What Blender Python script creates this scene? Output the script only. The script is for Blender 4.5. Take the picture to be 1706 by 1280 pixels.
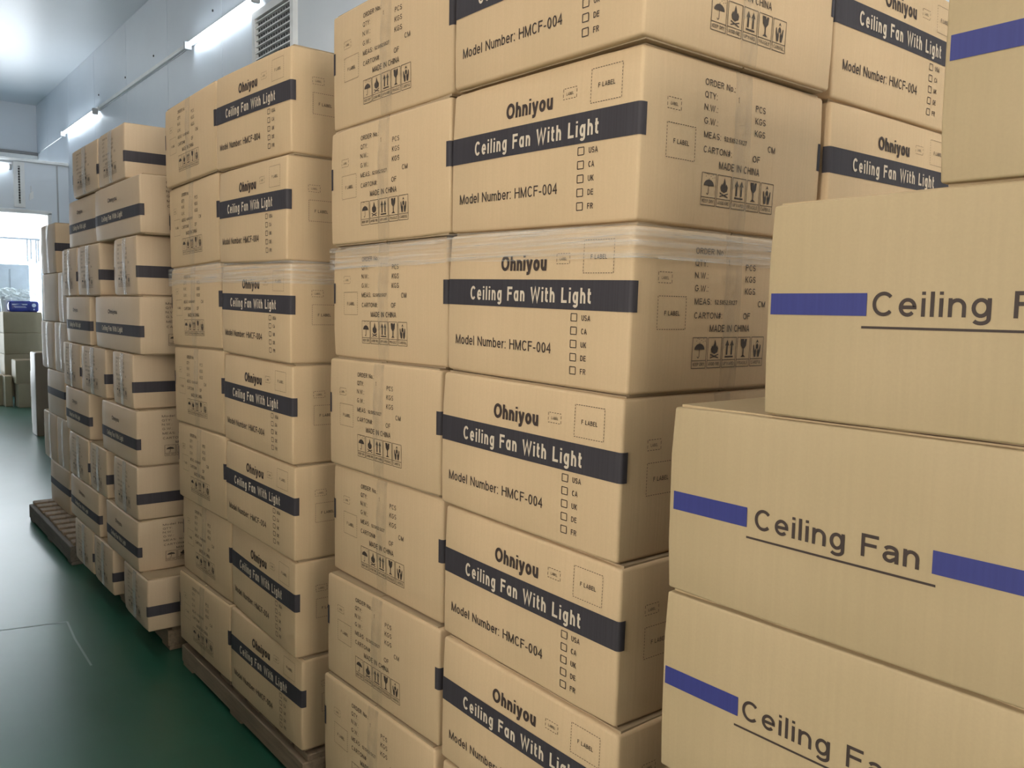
import bpy, math, random
from mathutils import Matrix, Vector, noise

# ------------------------------------------------------------------ camera, world, light, exposure
scene = bpy.context.scene
col = scene.collection
for o in list(bpy.data.objects):
    bpy.data.objects.remove(o)

cam_data = bpy.data.cameras.new('camera')
cam_data.sensor_fit = 'HORIZONTAL'
cam_data.sensor_width = 36.0
cam_data.lens = 1408.8 / 1706 * 36.0
cam_data.clip_start = 0.05
cam = bpy.data.objects.new('camera', cam_data)
col.objects.link(cam)
RR = [[0.62513080, 0.78032641, 0.01738345], [0.07927299, -0.04131878, -0.99599626], [-0.77648392, 0.62400598, -0.08768845]]
rot = Matrix(((RR[0][0], -RR[1][0], -RR[2][0]), (RR[0][1], -RR[1][1], -RR[2][1]), (RR[0][2], -RR[1][2], -RR[2][2])))
cam.matrix_world = Matrix.Translation((0, 0, 1.392)) @ rot.to_4x4()
scene.camera = cam

world = bpy.data.worlds.new('sky')
scene.world = world
world.use_nodes = True
bg = world.node_tree.nodes['Background']
bg.inputs[0].default_value = (0.75, 0.87, 1.0, 1)
bg.inputs[1].default_value = 1.0

TUBE_POWER = 11.0          # wall tubes
WINDOW_POWER = 10.0        # daylit frosted panes of the annex windows
ADDED_CEILING_POWER = 125.0       # unseen ceiling tubes near the viewer, added to brighten the right-hand faces
ADDED_CEILING_FAR_POWER = 34.0   # unseen ceiling tubes down the aisle, added for the top-to-bottom falloff
SIDE_FILL_POWER = 13.8   # glowing panes of an unseen side window, added to light the carton fronts
NEAR_FILL_POWER = 12.0   # glowing panes added in the unseen near end wall to light the right-hand faces

vs = scene.view_settings
vs.view_transform = 'Standard'
vs.look = 'None'
vs.exposure = 0.0
vs.gamma = 1.0
vs.use_curve_mapping = False

rnd = random.Random(7)

# ------------------------------------------------------------------ materials
def new_mat(name):
    m = bpy.data.materials.new(name)
    m.use_nodes = True
    nt = m.node_tree
    return m, nt, nt.nodes['Principled BSDF']

def lk(nt, a, b):
    nt.links.new(a, b)

def mixcol(nt, fac, a, b, blend='MIX'):
    n = nt.nodes.new('ShaderNodeMix')
    n.data_type = 'RGBA'
    n.blend_type = blend
    for sock, v in ((n.inputs[0], fac), (n.inputs[6], a), (n.inputs[7], b)):
        if hasattr(v, 'is_linked'):
            lk(nt, v, sock)
        elif isinstance(v, (int, float)):
            sock.default_value = v
        else:
            sock.default_value = (*v, 1)
    return n.outputs[2]

def tex_noise(nt, scale, detail=3, coords='Object', stretch=None, rough=0.55):
    tc = nt.nodes.new('ShaderNodeTexCoord')
    v = tc.outputs[coords]
    if stretch:
        mp = nt.nodes.new('ShaderNodeMapping')
        mp.inputs['Scale'].default_value = stretch
        lk(nt, v, mp.inputs[0])
        v = mp.outputs[0]
    n = nt.nodes.new('ShaderNodeTexNoise')
    n.inputs['Scale'].default_value = scale
    n.inputs['Detail'].default_value = detail
    n.inputs['Roughness'].default_value = rough
    lk(nt, v, n.inputs['Vector'])
    return n.outputs['Fac']

def ramp(nt, fac, lo, hi, a=0.0, b=1.0):
    n = nt.nodes.new('ShaderNodeMapRange')
    n.inputs['From Min'].default_value = lo
    n.inputs['From Max'].default_value = hi
    n.inputs['To Min'].default_value = a
    n.inputs['To Max'].default_value = b
    lk(nt, fac, n.inputs['Value'])
    return n.outputs['Result']

def bump(nt, bsdf, height, strength, dist):
    n = nt.nodes.new('ShaderNodeBump')
    n.inputs['Strength'].default_value = strength
    n.inputs['Distance'].default_value = dist
    lk(nt, height, n.inputs['Height'])
    lk(nt, n.outputs[0], bsdf.inputs['Normal'])

def cardboard(name, c, c2, rough=0.62):
    m, nt, b = new_mat(name)
    big = tex_noise(nt, 3.2, 3)
    flute = tex_noise(nt, 6.0, 2, stretch=(28, 28, 0.25))
    fine = tex_noise(nt, 260, 2)
    info = nt.nodes.new('ShaderNodeObjectInfo')
    cc = mixcol(nt, ramp(nt, big, 0.3, 0.7), c, c2)
    cc = mixcol(nt, ramp(nt, flute, 0.3, 0.7, 0.0, 0.16), cc, tuple(v * 0.72 for v in c))
    cc = mixcol(nt, ramp(nt, fine, 0.35, 0.65, 0.0, 0.16), cc, tuple(v * 0.78 for v in c))
    cc = mixcol(nt, ramp(nt, info.outputs['Random'], 0, 1, 0.0, 0.16), cc, tuple(v * 0.7 for v in c2))
    lk(nt, cc, b.inputs['Base Color'])
    b.inputs['Roughness'].default_value = rough
    b.inputs['Specular IOR Level'].default_value = 0.35
    bump(nt, b, flute, 0.25, 0.0012)
    return m

def ink(name, c, rough=0.5, flute_amt=0.25):
    m, nt, b = new_mat(name)
    flute = tex_noise(nt, 6.0, 2, stretch=(40, 40, 0.3))
    cc = mixcol(nt, ramp(nt, flute, 0.35, 0.7, 0.0, flute_amt), c, tuple(min(1, v * 1.7 + 0.01) for v in c))
    lk(nt, cc, b.inputs['Base Color'])
    b.inputs['Roughness'].default_value = rough
    b.inputs['Specular IOR Level'].default_value = 0.25
    return m

M = {}
M['card'] = cardboard('tan_cardboard', (0.62, 0.440, 0.262), (0.57, 0.41, 0.240))
M['card_small'] = cardboard('glossier_tan_cardboard', (0.56, 0.415, 0.275), (0.50, 0.375, 0.245), 0.5)
M['card_blue'] = cardboard('yellowish_cardboard', (0.49, 0.365, 0.212), (0.455, 0.34, 0.19))
M['card_shade'] = cardboard('shade_darkened_cardboard', (0.34, 0.285, 0.185), (0.29, 0.245, 0.155), 0.55)  # backlit shade of the doorway cartons put into the base colour
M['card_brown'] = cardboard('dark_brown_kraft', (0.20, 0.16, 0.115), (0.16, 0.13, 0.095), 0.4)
M['card_edge'] = cardboard('cut_cardboard_edge', (0.42, 0.31, 0.19), (0.34, 0.25, 0.15), 0.8)
M['band'] = ink('charcoal_ink', (0.040, 0.035, 0.040), 0.6)
M['ink'] = ink('dark_brown_ink', (0.052, 0.036, 0.030), 0.6, 0.1)
M['mark'] = ink('grey_brown_ink', (0.060, 0.045, 0.035), 0.6, 0.1)
M['pale'] = ink('unprinted_lettering', (0.60, 0.50, 0.38), 0.6, 0.05)
M['blue'] = ink('blue_ink', (0.040, 0.045, 0.180), 0.5, 0.12)

def clear_plastic(name, c, alpha_lo, alpha_hi, rough, stretch, scale):
    m, nt, b = new_mat(name)
    n = tex_noise(nt, scale, 4, stretch=stretch)
    b.inputs['Base Color'].default_value = (*c, 1)
    b.inputs['Roughness'].default_value = rough
    b.inputs['Specular IOR Level'].default_value = 0.6
    lk(nt, ramp(nt, n, 0.35, 0.68, alpha_lo, alpha_hi), b.inputs['Alpha'])
    bump(nt, b, n, 0.6, 0.004)
    return m

M['tape'] = clear_plastic('clear_packing_tape', (0.50, 0.42, 0.30), 0.08, 0.26, 0.22, (12, 12, 5), 3)
M['tape_shiny'] = clear_plastic('shiny_packing_tape', (0.60, 0.55, 0.48), 0.25, 0.6, 0.12, (14, 14, 4), 3)
M['film'] = clear_plastic('stretch_film', (0.72, 0.70, 0.66), 0.04, 0.42, 0.2, (1.2, 1.2, 60), 3)
M['bag'] = clear_plastic('thin_plastic_bag', (0.85, 0.9, 0.88), 0.35, 0.85, 0.25, (1, 1, 1), 12)

def plain(name, c, rough=0.5, metallic=0.0, var=0.08, scale=5.0, spec=0.5):
    m, nt, b = new_mat(name)
    n = tex_noise(nt, scale, 3)
    cc = mixcol(nt, ramp(nt, n, 0.3, 0.7), tuple(v * (1 - var) for v in c), tuple(min(1, v * (1 + var)) for v in c))
    lk(nt, cc, b.inputs['Base Color'])
    b.inputs['Roughness'].default_value = rough
    b.inputs['Metallic'].default_value = metallic
    b.inputs['Specular IOR Level'].default_value = spec
    return m

def emit(name, c, power):
    m, nt, b = new_mat(name)
    b.inputs['Base Color'].default_value = (*c, 1)
    b.inputs['Emission Color'].default_value = (*c, 1)
    b.inputs['Emission Strength'].default_value = power
    return m

M['wall'] = plain('white_sandwich_panel', (0.66, 0.72, 0.79), 0.32, 0, 0.025, 2.0)
M['wall_grey'] = plain('grey_painted_wall', (0.24, 0.25, 0.26), 0.6, 0, 0.05, 1.5)
M['ceiling'] = plain('white_ceiling_panel', (0.66, 0.72, 0.78), 0.35, 0, 0.02, 1.0)
M['trim_dark'] = plain('grey_metal_trim', (0.22, 0.22, 0.23), 0.4, 0.3)
M['white'] = plain('white_painted_metal', (0.75, 0.77, 0.78), 0.35)
M['grey'] = plain('grey_plastic', (0.36, 0.38, 0.40), 0.45)
M['dark'] = plain('dark_duct', (0.06, 0.065, 0.07), 0.7)
M['tube'] = emit('lit_fluorescent_tube', (0.86, 0.94, 1.0), TUBE_POWER)
M['tube_warm'] = emit('added_ceiling_tube', (1.0, 0.94, 0.86), ADDED_CEILING_POWER)
M['tube_far'] = emit('added_far_ceiling_tube', (1.0, 0.96, 0.90), ADDED_CEILING_FAR_POWER)
M['daylight'] = emit('daylit_frosted_pane', (0.93, 0.97, 1.0), WINDOW_POWER)
M['side_fill'] = emit('added_side_pane', (1.0, 0.94, 0.85), SIDE_FILL_POWER)
M['near_fill'] = emit('added_near_pane', (1.0, 0.93, 0.83), NEAR_FILL_POWER)
M['pack'] = plain('blue_printed_plastic', (0.03, 0.045, 0.27), 0.25, 0, 0.3, 14)
M['pack_print'] = plain('white_pack_print', (0.55, 0.6, 0.75), 0.4)
M['cabinet'] = plain('pale_grey_enamel', (0.50, 0.55, 0.58), 0.35)

def wood(name, c, c2):
    m, nt, b = new_mat(name)
    g = tex_noise(nt, 4, 5, stretch=(2, 22, 22))
    k = tex_noise(nt, 2.5, 2)
    cc = mixcol(nt, ramp(nt, g, 0.3, 0.7), c, c2)
    cc = mixcol(nt, ramp(nt, k, 0.45, 0.75, 0, 0.5), cc, tuple(v * 0.55 for v in c))
    lk(nt, cc, b.inputs['Base Color'])
    b.inputs['Roughness'].default_value = 0.75
    bump(nt, b, g, 0.3, 0.003)
    return m
M['wood'] = wood('weathered_pallet_wood', (0.27, 0.19, 0.12), (0.17, 0.12, 0.075))
M['wood_dark'] = wood('grey_pallet_wood', (0.13, 0.11, 0.085), (0.08, 0.065, 0.05))

def floor_mat():
    m, nt, b = new_mat('green_epoxy_floor')
    big = tex_noise(nt, 0.9, 4)
    scuff = tex_noise(nt, 5.0, 6, stretch=(1, 2.2, 1), rough=0.7)
    fine = tex_noise(nt, 40, 3)
    cc = mixcol(nt, ramp(nt, big, 0.35, 0.65), (0.010, 0.068, 0.038), (0.020, 0.095, 0.058))
    cc = mixcol(nt, ramp(nt, scuff, 0.35, 0.9, 0.0, 0.35), cc, (0.045, 0.115, 0.085))
    lk(nt, cc, b.inputs['Base Color'])
    lk(nt, ramp(nt, big, 0.2, 0.8, 0.27, 0.34), b.inputs['Roughness'])
    b.inputs['Specular IOR Level'].default_value = 0.55
    bump(nt, b, fine, 0.012, 0.003)
    return m
M['floor'] = floor_mat()
M['joint'] = plain('pale_floor_scratch', (0.20, 0.27, 0.24), 0.5)

# ------------------------------------------------------------------ object helpers
def mesh_of(name, verts, faces, mat, smooth=False):
    me = bpy.data.meshes.new(name)
    me.from_pydata([tuple(v) for v in verts], [], [tuple(f) for f in faces])
    me.update()
    me.materials.append(mat)
    if smooth:
        me.polygons.foreach_set('use_smooth', [True] * len(me.polygons))
    return me

def link(name, me, parent=None, loc=(0, 0, 0), rot=(0, 0, 0), scale=None):
    o = bpy.data.objects.new(name, me)
    col.objects.link(o)
    o.parent = parent
    o.location = loc
    o.rotation_euler = rot
    if scale:
        o.scale = scale
    return o

def tag(o, label=None, cat=None, group=None, kind=None):
    if label: o['label'] = label
    if cat: o['category'] = cat
    if group: o['group'] = group
    if kind: o['kind'] = kind
    return o

class MB:
    """collects boxes, tubes and loose polygons into one mesh"""
    def __init__(s):
        s.v, s.f = [], []
    def add(s, verts, faces):
        k = len(s.v)
        s.v += [tuple(v) for v in verts]
        s.f += [tuple(i + k for i in f) for f in faces]
        return s
    def box(s, x0, y0, z0, x1, y1, z1, bev=0.0):
        if bev <= 0:
            v = [(x, y, z) for x in (x0, x1) for y in (y0, y1) for z in (z0, z1)]
            f = [(0, 1, 3, 2), (4, 6, 7, 5), (0, 4, 5, 1), (2, 3, 7, 6), (0, 2, 6, 4), (1, 5, 7, 3)]
            return s.add(v, f)
        b = bev
        v, f = [], []
        def ring(z, i):
            return [(x0 + i, y0 + i + b, z), (x0 + i + b, y0 + i, z), (x1 - i - b, y0 + i, z), (x1 - i, y0 + i + b, z),
                    (x1 - i, y1 - i - b, z), (x1 - i - b, y1 - i, z), (x0 + i + b, y1 - i, z), (x0 + i, y1 - i - b, z)]
        for z, i in ((z0, b), (z0 + b, 0), (z1 - b, 0), (z1, b)):
            v += ring(z, i)
        for r in range(3):
            for k in range(8):
                f.append((r * 8 + k, r * 8 + (k + 1) % 8, r * 8 + 8 + (k + 1) % 8, r * 8 + 8 + k))
        f.append(tuple(range(7, -1, -1)))
        f.append(tuple(range(24, 32)))
        return s.add(v, f)
    def tube(s, a, b, r, n=12, caps=True):
        a, b = Vector(a), Vector(b)
        d = (b - a).normalized()
        u = d.orthogonal().normalized()
        w = d.cross(u)
        v = []
        for p in (a, b):
            for k in range(n):
                t = 2 * math.pi * k / n
                v.append(p + r * (math.cos(t) * u + math.sin(t) * w))
        f = [(k, (k + 1) % n, n + (k + 1) % n, n + k) for k in range(n)]
        if caps:
            f += [tuple(range(n - 1, -1, -1)), tuple(range(n, 2 * n))]
        return s.add(v, f)
    def build(s, name, mat, parent=None, loc=(0, 0, 0), smooth=False):
        return link(name, mesh_of(name, s.v, s.f, mat, smooth), parent, loc)

def structure(o):
    o['kind'] = 'structure'
    return o

# ------------------------------------------------------------------ the hall
WY = 2.2          # inner face of the long wall behind the stacks
CZ = 3.95         # ceiling
HX = -12.82       # header beam over the far opening
PX = -11.0        # low partition with the bright opening
LY = -2.4         # aisle-side long wall
NX = 7.5          # near end wall
FX = -15.2        # end wall of the annex

floor = structure(MB().box(FX - .2, LY - .2, -0.10, NX + .2, 3.6, 0.0).build('floor', M['floor']))
for pts in (((-4.10, 0.30), (-4.0, 0.746)), ((-4.0, 0.746), (-3.77, 0.73), (-3.45, 0.722)), ((-4.10, .30), (-4.35, -1.5)), ((-4.35, -1.5), (-4.6, -5.2))):
    mb = MB()
    for (ax, ay), (bx, by) in zip(pts, pts[1:]):
        d = Vector((bx - ax, by - ay, 0)).normalized()
        n = Vector((-d.y, d.x, 0)) * 0.004
        a, b = Vector((ax, ay, 0.0006)), Vector((bx, by, 0.0006))
        mb.add([a - n, b - n, b + n, a + n], [(0, 1, 2, 3)])
    mb.build('floor_joint', M['joint'], floor)

structure(MB().box(FX - .2, LY - .2, CZ, NX + .2, 3.6, CZ + .1).build('ceiling', M['ceiling']))

# long wall: two rows of 1.22 m sandwich panels with narrow recessed joints
wall = structure(MB().box(HX, WY + .045, 0, NX, WY + .12, CZ).build('wall_right', M['grey']))
panel_lo = mesh_of('panel', *(lambda b: (b.v, b.f))(MB().box(0.004, 0, 0, 1.216, 0.045, 3.325, 0.003)), M['wall'])
panel_hi = mesh_of('panel', *(lambda b: (b.v, b.f))(MB().box(0.004, 0, 3.33, 1.216, 0.045, CZ, 0.003)), M['wall'])
x = -9.69 - 1.22 * 2
edges = []
while x < NX - 1.3:
    edges.append(x)
    link('panel', panel_lo, wall, (x, WY, 0))
    link('panel', panel_hi, wall, (x, WY, 0))
    x += 1.22
MB().box(HX, WY, 0, edges[0], WY + .045, 3.325, 0.003).build('panel', M['wall'], wall)
MB().box(HX, WY, 3.33, edges[0], WY + .045, CZ, 0.003).build('panel', M['wall'], wall)
MB().box(x + .004, WY, 0, NX, WY + .045, CZ, 0.003).build('panel', M['wall'], wall)
for sx, sz in ((-7.62, 3.464), (-8.50, 3.461), (-9.496, 3.485), (-6.2, 3.47)):
    MB().tube((sx, WY + .002, sz), (sx, WY - .006, sz), 0.009, 8).build('screw_head', M['dark'], wall)

# header beam with a metal edge, and the end of the hall above the opening
structure(MB().box(HX - .15, LY, 3.30, HX, WY + .12, CZ).build('wall_far', M['wall']))
structure(MB().box(HX - .06, LY, 3.245, HX + .05, WY, 3.30, .006).build('trim_1', M['white']))
structure(MB().box(HX - .05, LY, 3.30, HX + .06, WY, 3.335, .006).build('trim_2', M['trim_dark']))
# low partition
mb = MB()
OY0, OY1, OZ = -1.6, 1.985, 2.40
part = structure(mb.box(PX - .08, OY1, 0, PX, WY, 2.95).box(PX - .08, OY0, OZ, PX, OY1, 2.95).box(PX - .08, LY, 0, PX, OY0, 2.95).build('wall_partition', M['wall']))
structure(MB().box(PX - .10, LY, 2.95, PX + .025, WY, 2.985, .005).build('trim_3', M['white']))
structure(MB().box(PX - .10, OY1 - .012, 0, PX + .012, OY1 + .03, OZ, .004).box(PX - .10, OY0, OZ - .02, PX + .012, OY1 + .03, OZ + .02, .004).build('trim_4', M['white']))
MB().box(PX, 2.075, 0, PX + .006, 2.09, 2.94).build('panel_joint', M['grey'], part)
# annex walls behind it
structure(MB().box(FX, 3.3, 0, HX, 3.4, CZ).build('wall_annex_right', M['wall']))
structure(MB().box(HX - .12, WY + .12, 0, HX, 3.4, CZ).build('wall_annex_return', M['wall']))
AZ0, AZ1, AY0, AY1 = 0.12, 3.1, 0.2, 3.15
structure(MB().box(FX - .15, LY, 0, FX, 3.4, AZ0).box(FX - .15, LY, AZ1, FX, 3.4, CZ)
          .box(FX - .15, LY, AZ0, FX, AY0, AZ1).box(FX - .15, AY1, AZ0, FX, 3.4, AZ1).build('wall_annex_end', M['wall']))
structure(MB().box(FX - .15, LY - .1, 0, PX, LY, CZ).build('wall_annex_left', M['wall']))

def window(name, make, u0, u1, z0, z1, nu, rows, pane_mat, frame_mat):
    """make(u0, t0, z0, u1, t1, z1) -> MB box in the wall's own frame; t is depth into the wall"""
    root = link(name, None)
    root['kind'] = 'structure'
    f = 0.05
    mb = MB()
    make(mb, u0, 0.0, z0, u1, .10, z0 + f); make(mb, u0, 0.0, z1 - f, u1, .10, z1)
    make(mb, u0, 0.0, z0 + f, u0 + f, .10, z1 - f); make(mb, u1 - f, 0.0, z0 + f, u1, .10, z1 - f)
    mb.build('window_frame', frame_mat, root)
    zs = [z0 + f] + rows + [z1 - f]
    for zr in rows:
        m2 = MB(); make(m2, u0 + f, .01, zr - .022, u1 - f, .09, zr + .022); m2.build('transom', frame_mat, root)
    du = (u1 - u0 - 2 * f) / nu
    for k in range(1, nu):
        m2 = MB(); make(m2, u0 + f + k * du - .018, .02, z0 + f, u0 + f + k * du + .018, .08, z1 - f); m2.build('mullion', frame_mat, root)
    for k in range(nu):
        for a, b in zip(zs, zs[1:]):
            m2 = MB(); make(m2, u0 + f + k * du + .004, .045, a + .004, u0 + f + (k + 1) * du - .004, .052, b - .004)
            m2.build('pane', pane_mat, root)
    return root
window('window_1', lambda mb, u0, t0, z0, u1, t1, z1: mb.box(FX - t1, u0, z0, FX - t0, u1, z1), AY0, AY1, AZ0, AZ1, 2, [], M['daylight'], M['white'])

# unseen near end and aisle-side walls; windows added to light the stacks
DY0, DY1, DZ0, DZ1 = -2.0, 1.9, 0.9, 3.3
structure(MB().box(NX, LY, 0, NX + .12, DY0, CZ).box(NX, DY1, 0, NX + .12, WY + .12, CZ).box(NX, DY0, 0, NX + .12, DY1, DZ0)
          .box(NX, DY0, DZ1, NX + .12, DY1, CZ).build('wall_near', M['wall_grey']))
window('added_window_near', lambda mb, u0, t0, z0, u1, t1, z1: mb.box(NX + t0, u0, z0, NX + t1, u1, z1), DY0, DY1, DZ0, DZ1, 4, [2.5], M['near_fill'], M['white'])
SX0, SX1, SZ0, SZ1 = -1.3, 0.1, 1.1, 2.95
structure(MB().box(PX - .08, LY - .12, 0, SX0, LY, CZ).box(SX1, LY - .12, 0, NX, LY, CZ).box(SX0, LY - .12, 0, SX1, LY, SZ0)
          .box(SX0, LY - .12, SZ1, SX1, LY, CZ).build('wall_left', M['wall_grey']))
window('added_window_side', lambda mb, u0, t0, z0, u1, t1, z1: mb.box(u0, LY - t1, z0, u1, LY - t0, z1), SX0, SX1, SZ0, SZ1, 2, [2.35], M['side_fill'], M['white'])

# conduit along the long wall
tag(MB().box(-9.42, WY - .022, 3.335, -6.66, WY - .001, 3.365, .003).build('cable_conduit', M['white']), 'white cable conduit on the wall between the two lit tubes', 'conduit')
tag(MB().box(-5.22, WY - .022, 3.335, -2.35, WY - .001, 3.365, .003).build('cable_conduit', M['white']), 'white cable conduit on the wall, right of the louvred vent', 'conduit')

def tube_light(x0, x1, label, y=WY, z=3.31, s=-1):
    """wall batten with one bare tube; s = direction away from the wall in y"""
    root = link('tube_light', None, None, (0, 0, 0))
    tag(root, label, 'light', 'fluorescent tube lights')
    ya, yb = sorted((y, y + s * .028))
    MB().box(x0, ya, z + .01, x1, yb, z + .05, .004).build('batten', M['white'], root)
    for xe in (x0 + .012, x1 - .012):
        ya, yb = sorted((y + s * .02, y + s * .075))
        MB().box(xe - .012, ya, z - .03, xe + .012, yb, z + .03, .004).build('lamp_holder', M['grey'], root)
    MB().tube((x0 + .026, y + s * .052, z), (x1 - .026, y + s * .052, z), .0155, 16).build('tube', M['tube'], root, smooth=True)
    return root
tube_light(-6.62, -5.30, 'lit fluorescent tube on the wall, beside the louvred vent')
tube_light(-11.0, -9.45, 'lit fluorescent tube on the wall, above the small-carton stack')
tube_light(-2.3, -1.0, 'lit fluorescent tube on the wall behind the nearest stacks')
tube_light(1.7, 3.0, 'lit fluorescent tube at the near end of the wall')
def added_ceiling_light(x0, y, label, mat):  # unseen fixture, added for its light on the stacks
    root = link('added_ceiling_light', None)
    tag(root, label, 'light', 'added twin-tube ceiling lights')
    MB().box(x0, y - .07, CZ - .05, x0 + 1.3, y + .07, CZ, .006).build('housing', M['white'], root)
    for yy in (y - .04, y + .04):
        MB().tube((x0 + .03, yy, CZ - .075), (x0 + 1.27, yy, CZ - .075), .0155, 16).build('tube', mat, root, smooth=True)
        for xe in (x0 + .018, x0 + 1.282):
            MB().box(xe - .012, yy - .02, CZ - .1, xe + .012, yy + .02, CZ - .05, .003).build('lamp_holder', M['grey'], root)
added_ceiling_light(1.2, 1.2, 'added twin-tube light on the ceiling above the nearest cartons', M['tube_warm'])
added_ceiling_light(-8.2, 0.1, 'added twin-tube light on the ceiling over the far end of the aisle', M['tube_far'])
added_ceiling_light(-3.9, 0.1, 'added twin-tube light on the ceiling over the middle of the aisle', M['tube_far'])
# tube on the partition by the far vent
pt = link('tube_light', None)
tag(pt, 'lit fluorescent tube over the bright far doorway', 'light', 'fluorescent tube lights')
MB().box(PX, .5, 2.885, PX + .03, 1.63, 2.925, .004).build('batten', M['white'], pt)
for ye in (.52, 1.61):
    MB().box(PX + .02, ye - .012, 2.84, PX + .075, ye + .012, 2.9, .004).build('lamp_holder', M['grey'], pt)
MB().tube((PX + .05, .535, 2.87), (PX + .05, 1.595, 2.87), .0155, 16).build('tube', M['tube'], pt, smooth=True)

def louvre(label, make, u0, u1, z0, z1, n):
    root = link('louvre_vent', None)
    tag(root, label, 'vent')
    f = .045
    mb = MB()
    make(mb, u0, 0, z0, u1, .03, z0 + f); make(mb, u0, 0, z1 - f, u1, .03, z1)
    make(mb, u0, 0, z0 + f, u0 + f, .03, z1 - f); make(mb, u1 - f, 0, z0 + f, u1, .03, z1 - f)
    mb.build('vent_frame', M['white'], root)
    mb = MB(); make(mb, u0 + f, .001, z0 + f, u1 - f, .004, z1 - f); mb.build('duct_mesh', M['dark'], root)
    for k in range(n):
        z = z0 + f + (k + .5) * (z1 - z0 - 2 * f) / n
        mb = MB(); make(mb, u0 + f, .006, z - .004, u1 - f, .024, z + .004); mb.build('slat', M['white'], root)
    nv = 14
    mb = MB()
    for k in range(1, nv):
        u = u0 + f + k * (u1 - u0 - 2 * f) / nv
        make(mb, u - .003, .004, z0 + f, u + .003, .007, z1 - f)
    mb.build('mesh_wires', M['grey'], root)['kind'] = 'stuff'
louvre('white louvred vent in the wall, above the tall middle stack', lambda mb, u0, t0, z0, u1, t1, z1: mb.box(u0, WY - t1, z0, u1, WY - t0, z1), -5.42, -4.80, 2.62, 3.245, 14)
louvre('narrow louvred vent above the bright far doorway', lambda mb, u0, t0, z0, u1, t1, z1: mb.box(PX + t0, u0, z0, PX + t1, u1, z1), 1.64, 1.75, 2.44, 2.94, 14)
sg = link('wall_notice', None)
tag(sg, 'small white notice hanging on the partition beside the far vent', 'sign')
MB().add([(PX + .004, 1.795, 2.60), (PX + .004, 1.835, 2.635), (PX + .004, 1.835, 2.555), (PX + .004, 1.795, 2.525),
          (PX + .008, 1.795, 2.60), (PX + .008, 1.835, 2.635), (PX + .008, 1.835, 2.555), (PX + .008, 1.795, 2.525)],
         [(0, 1, 2, 3), (7, 6, 5, 4), (0, 4, 5, 1), (1, 5, 6, 2), (2, 6, 7, 3), (3, 7, 4, 0)]).build('card', M['white'], sg)
MB().tube((PX + .006, 1.815, 2.62), (PX + .006, 1.815, 2.69), .004, 6).build('cord', M['white'], sg)

# ------------------------------------------------------------------ lettering
class Print:
    """flat print laid out in face coordinates (u to the right, v up, metres)"""
    def __init__(s):
        s.v, s.f = [], []
    def poly(s, pts, faces=None):
        k = len(s.v)
        s.v += pts
        for f in (faces or [tuple(range(len(pts)))]):
            s.f.append(tuple(i + k for i in f))
    def rect(s, u0, v0, u1, v1):
        s.poly([(u0, v0), (u1, v0), (u1, v1), (u0, v1)])
    def grid(s, u0, v0, u1, v1, n):
        for k in range(n):
            a, b = u0 + (u1 - u0) * k / n, u0 + (u1 - u0) * (k + 1) / n
            s.rect(a, v0, b, v1)
    def text(s, t, u0, u1, base, cap, weight=.125):
        stroke_text(s, t, u0, u1, base, cap, cap * weight, .17)
    def line(s, pts, t, closed=False):
        if closed: pts = pts + [pts[0]]
        for (ax, ay), (bx, by) in zip(pts, pts[1:]):
            L = math.hypot(bx - ax, by - ay) or 1e-9
            nx, ny = -(by - ay) / L * t / 2, (bx - ax) / L * t / 2
            s.poly([(ax - nx, ay - ny), (bx - nx, by - ny), (bx + nx, by + ny), (ax + nx, ay + ny)])
    def frame(s, u0, v0, u1, v1, t):
        s.line([(u0, v0), (u1, v0), (u1, v1), (u0, v1)], t, True)
    def dashed(s, u0, v0, u1, v1, t, dash):
        for (ax, ay), (bx, by) in (((u0, v0), (u1, v0)), ((u1, v0), (u1, v1)), ((u1, v1), (u0, v1)), ((u0, v1), (u0, v0))):
            L = math.hypot(bx - ax, by - ay)
            n = max(2, round(L / dash))
            for k in range(n):
                a, b = k / n, (k + .6) / n
                s.line([(ax + (bx - ax) * a, ay + (by - ay) * a), (ax + (bx - ax) * b, ay + (by - ay) * b)], t)

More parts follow.
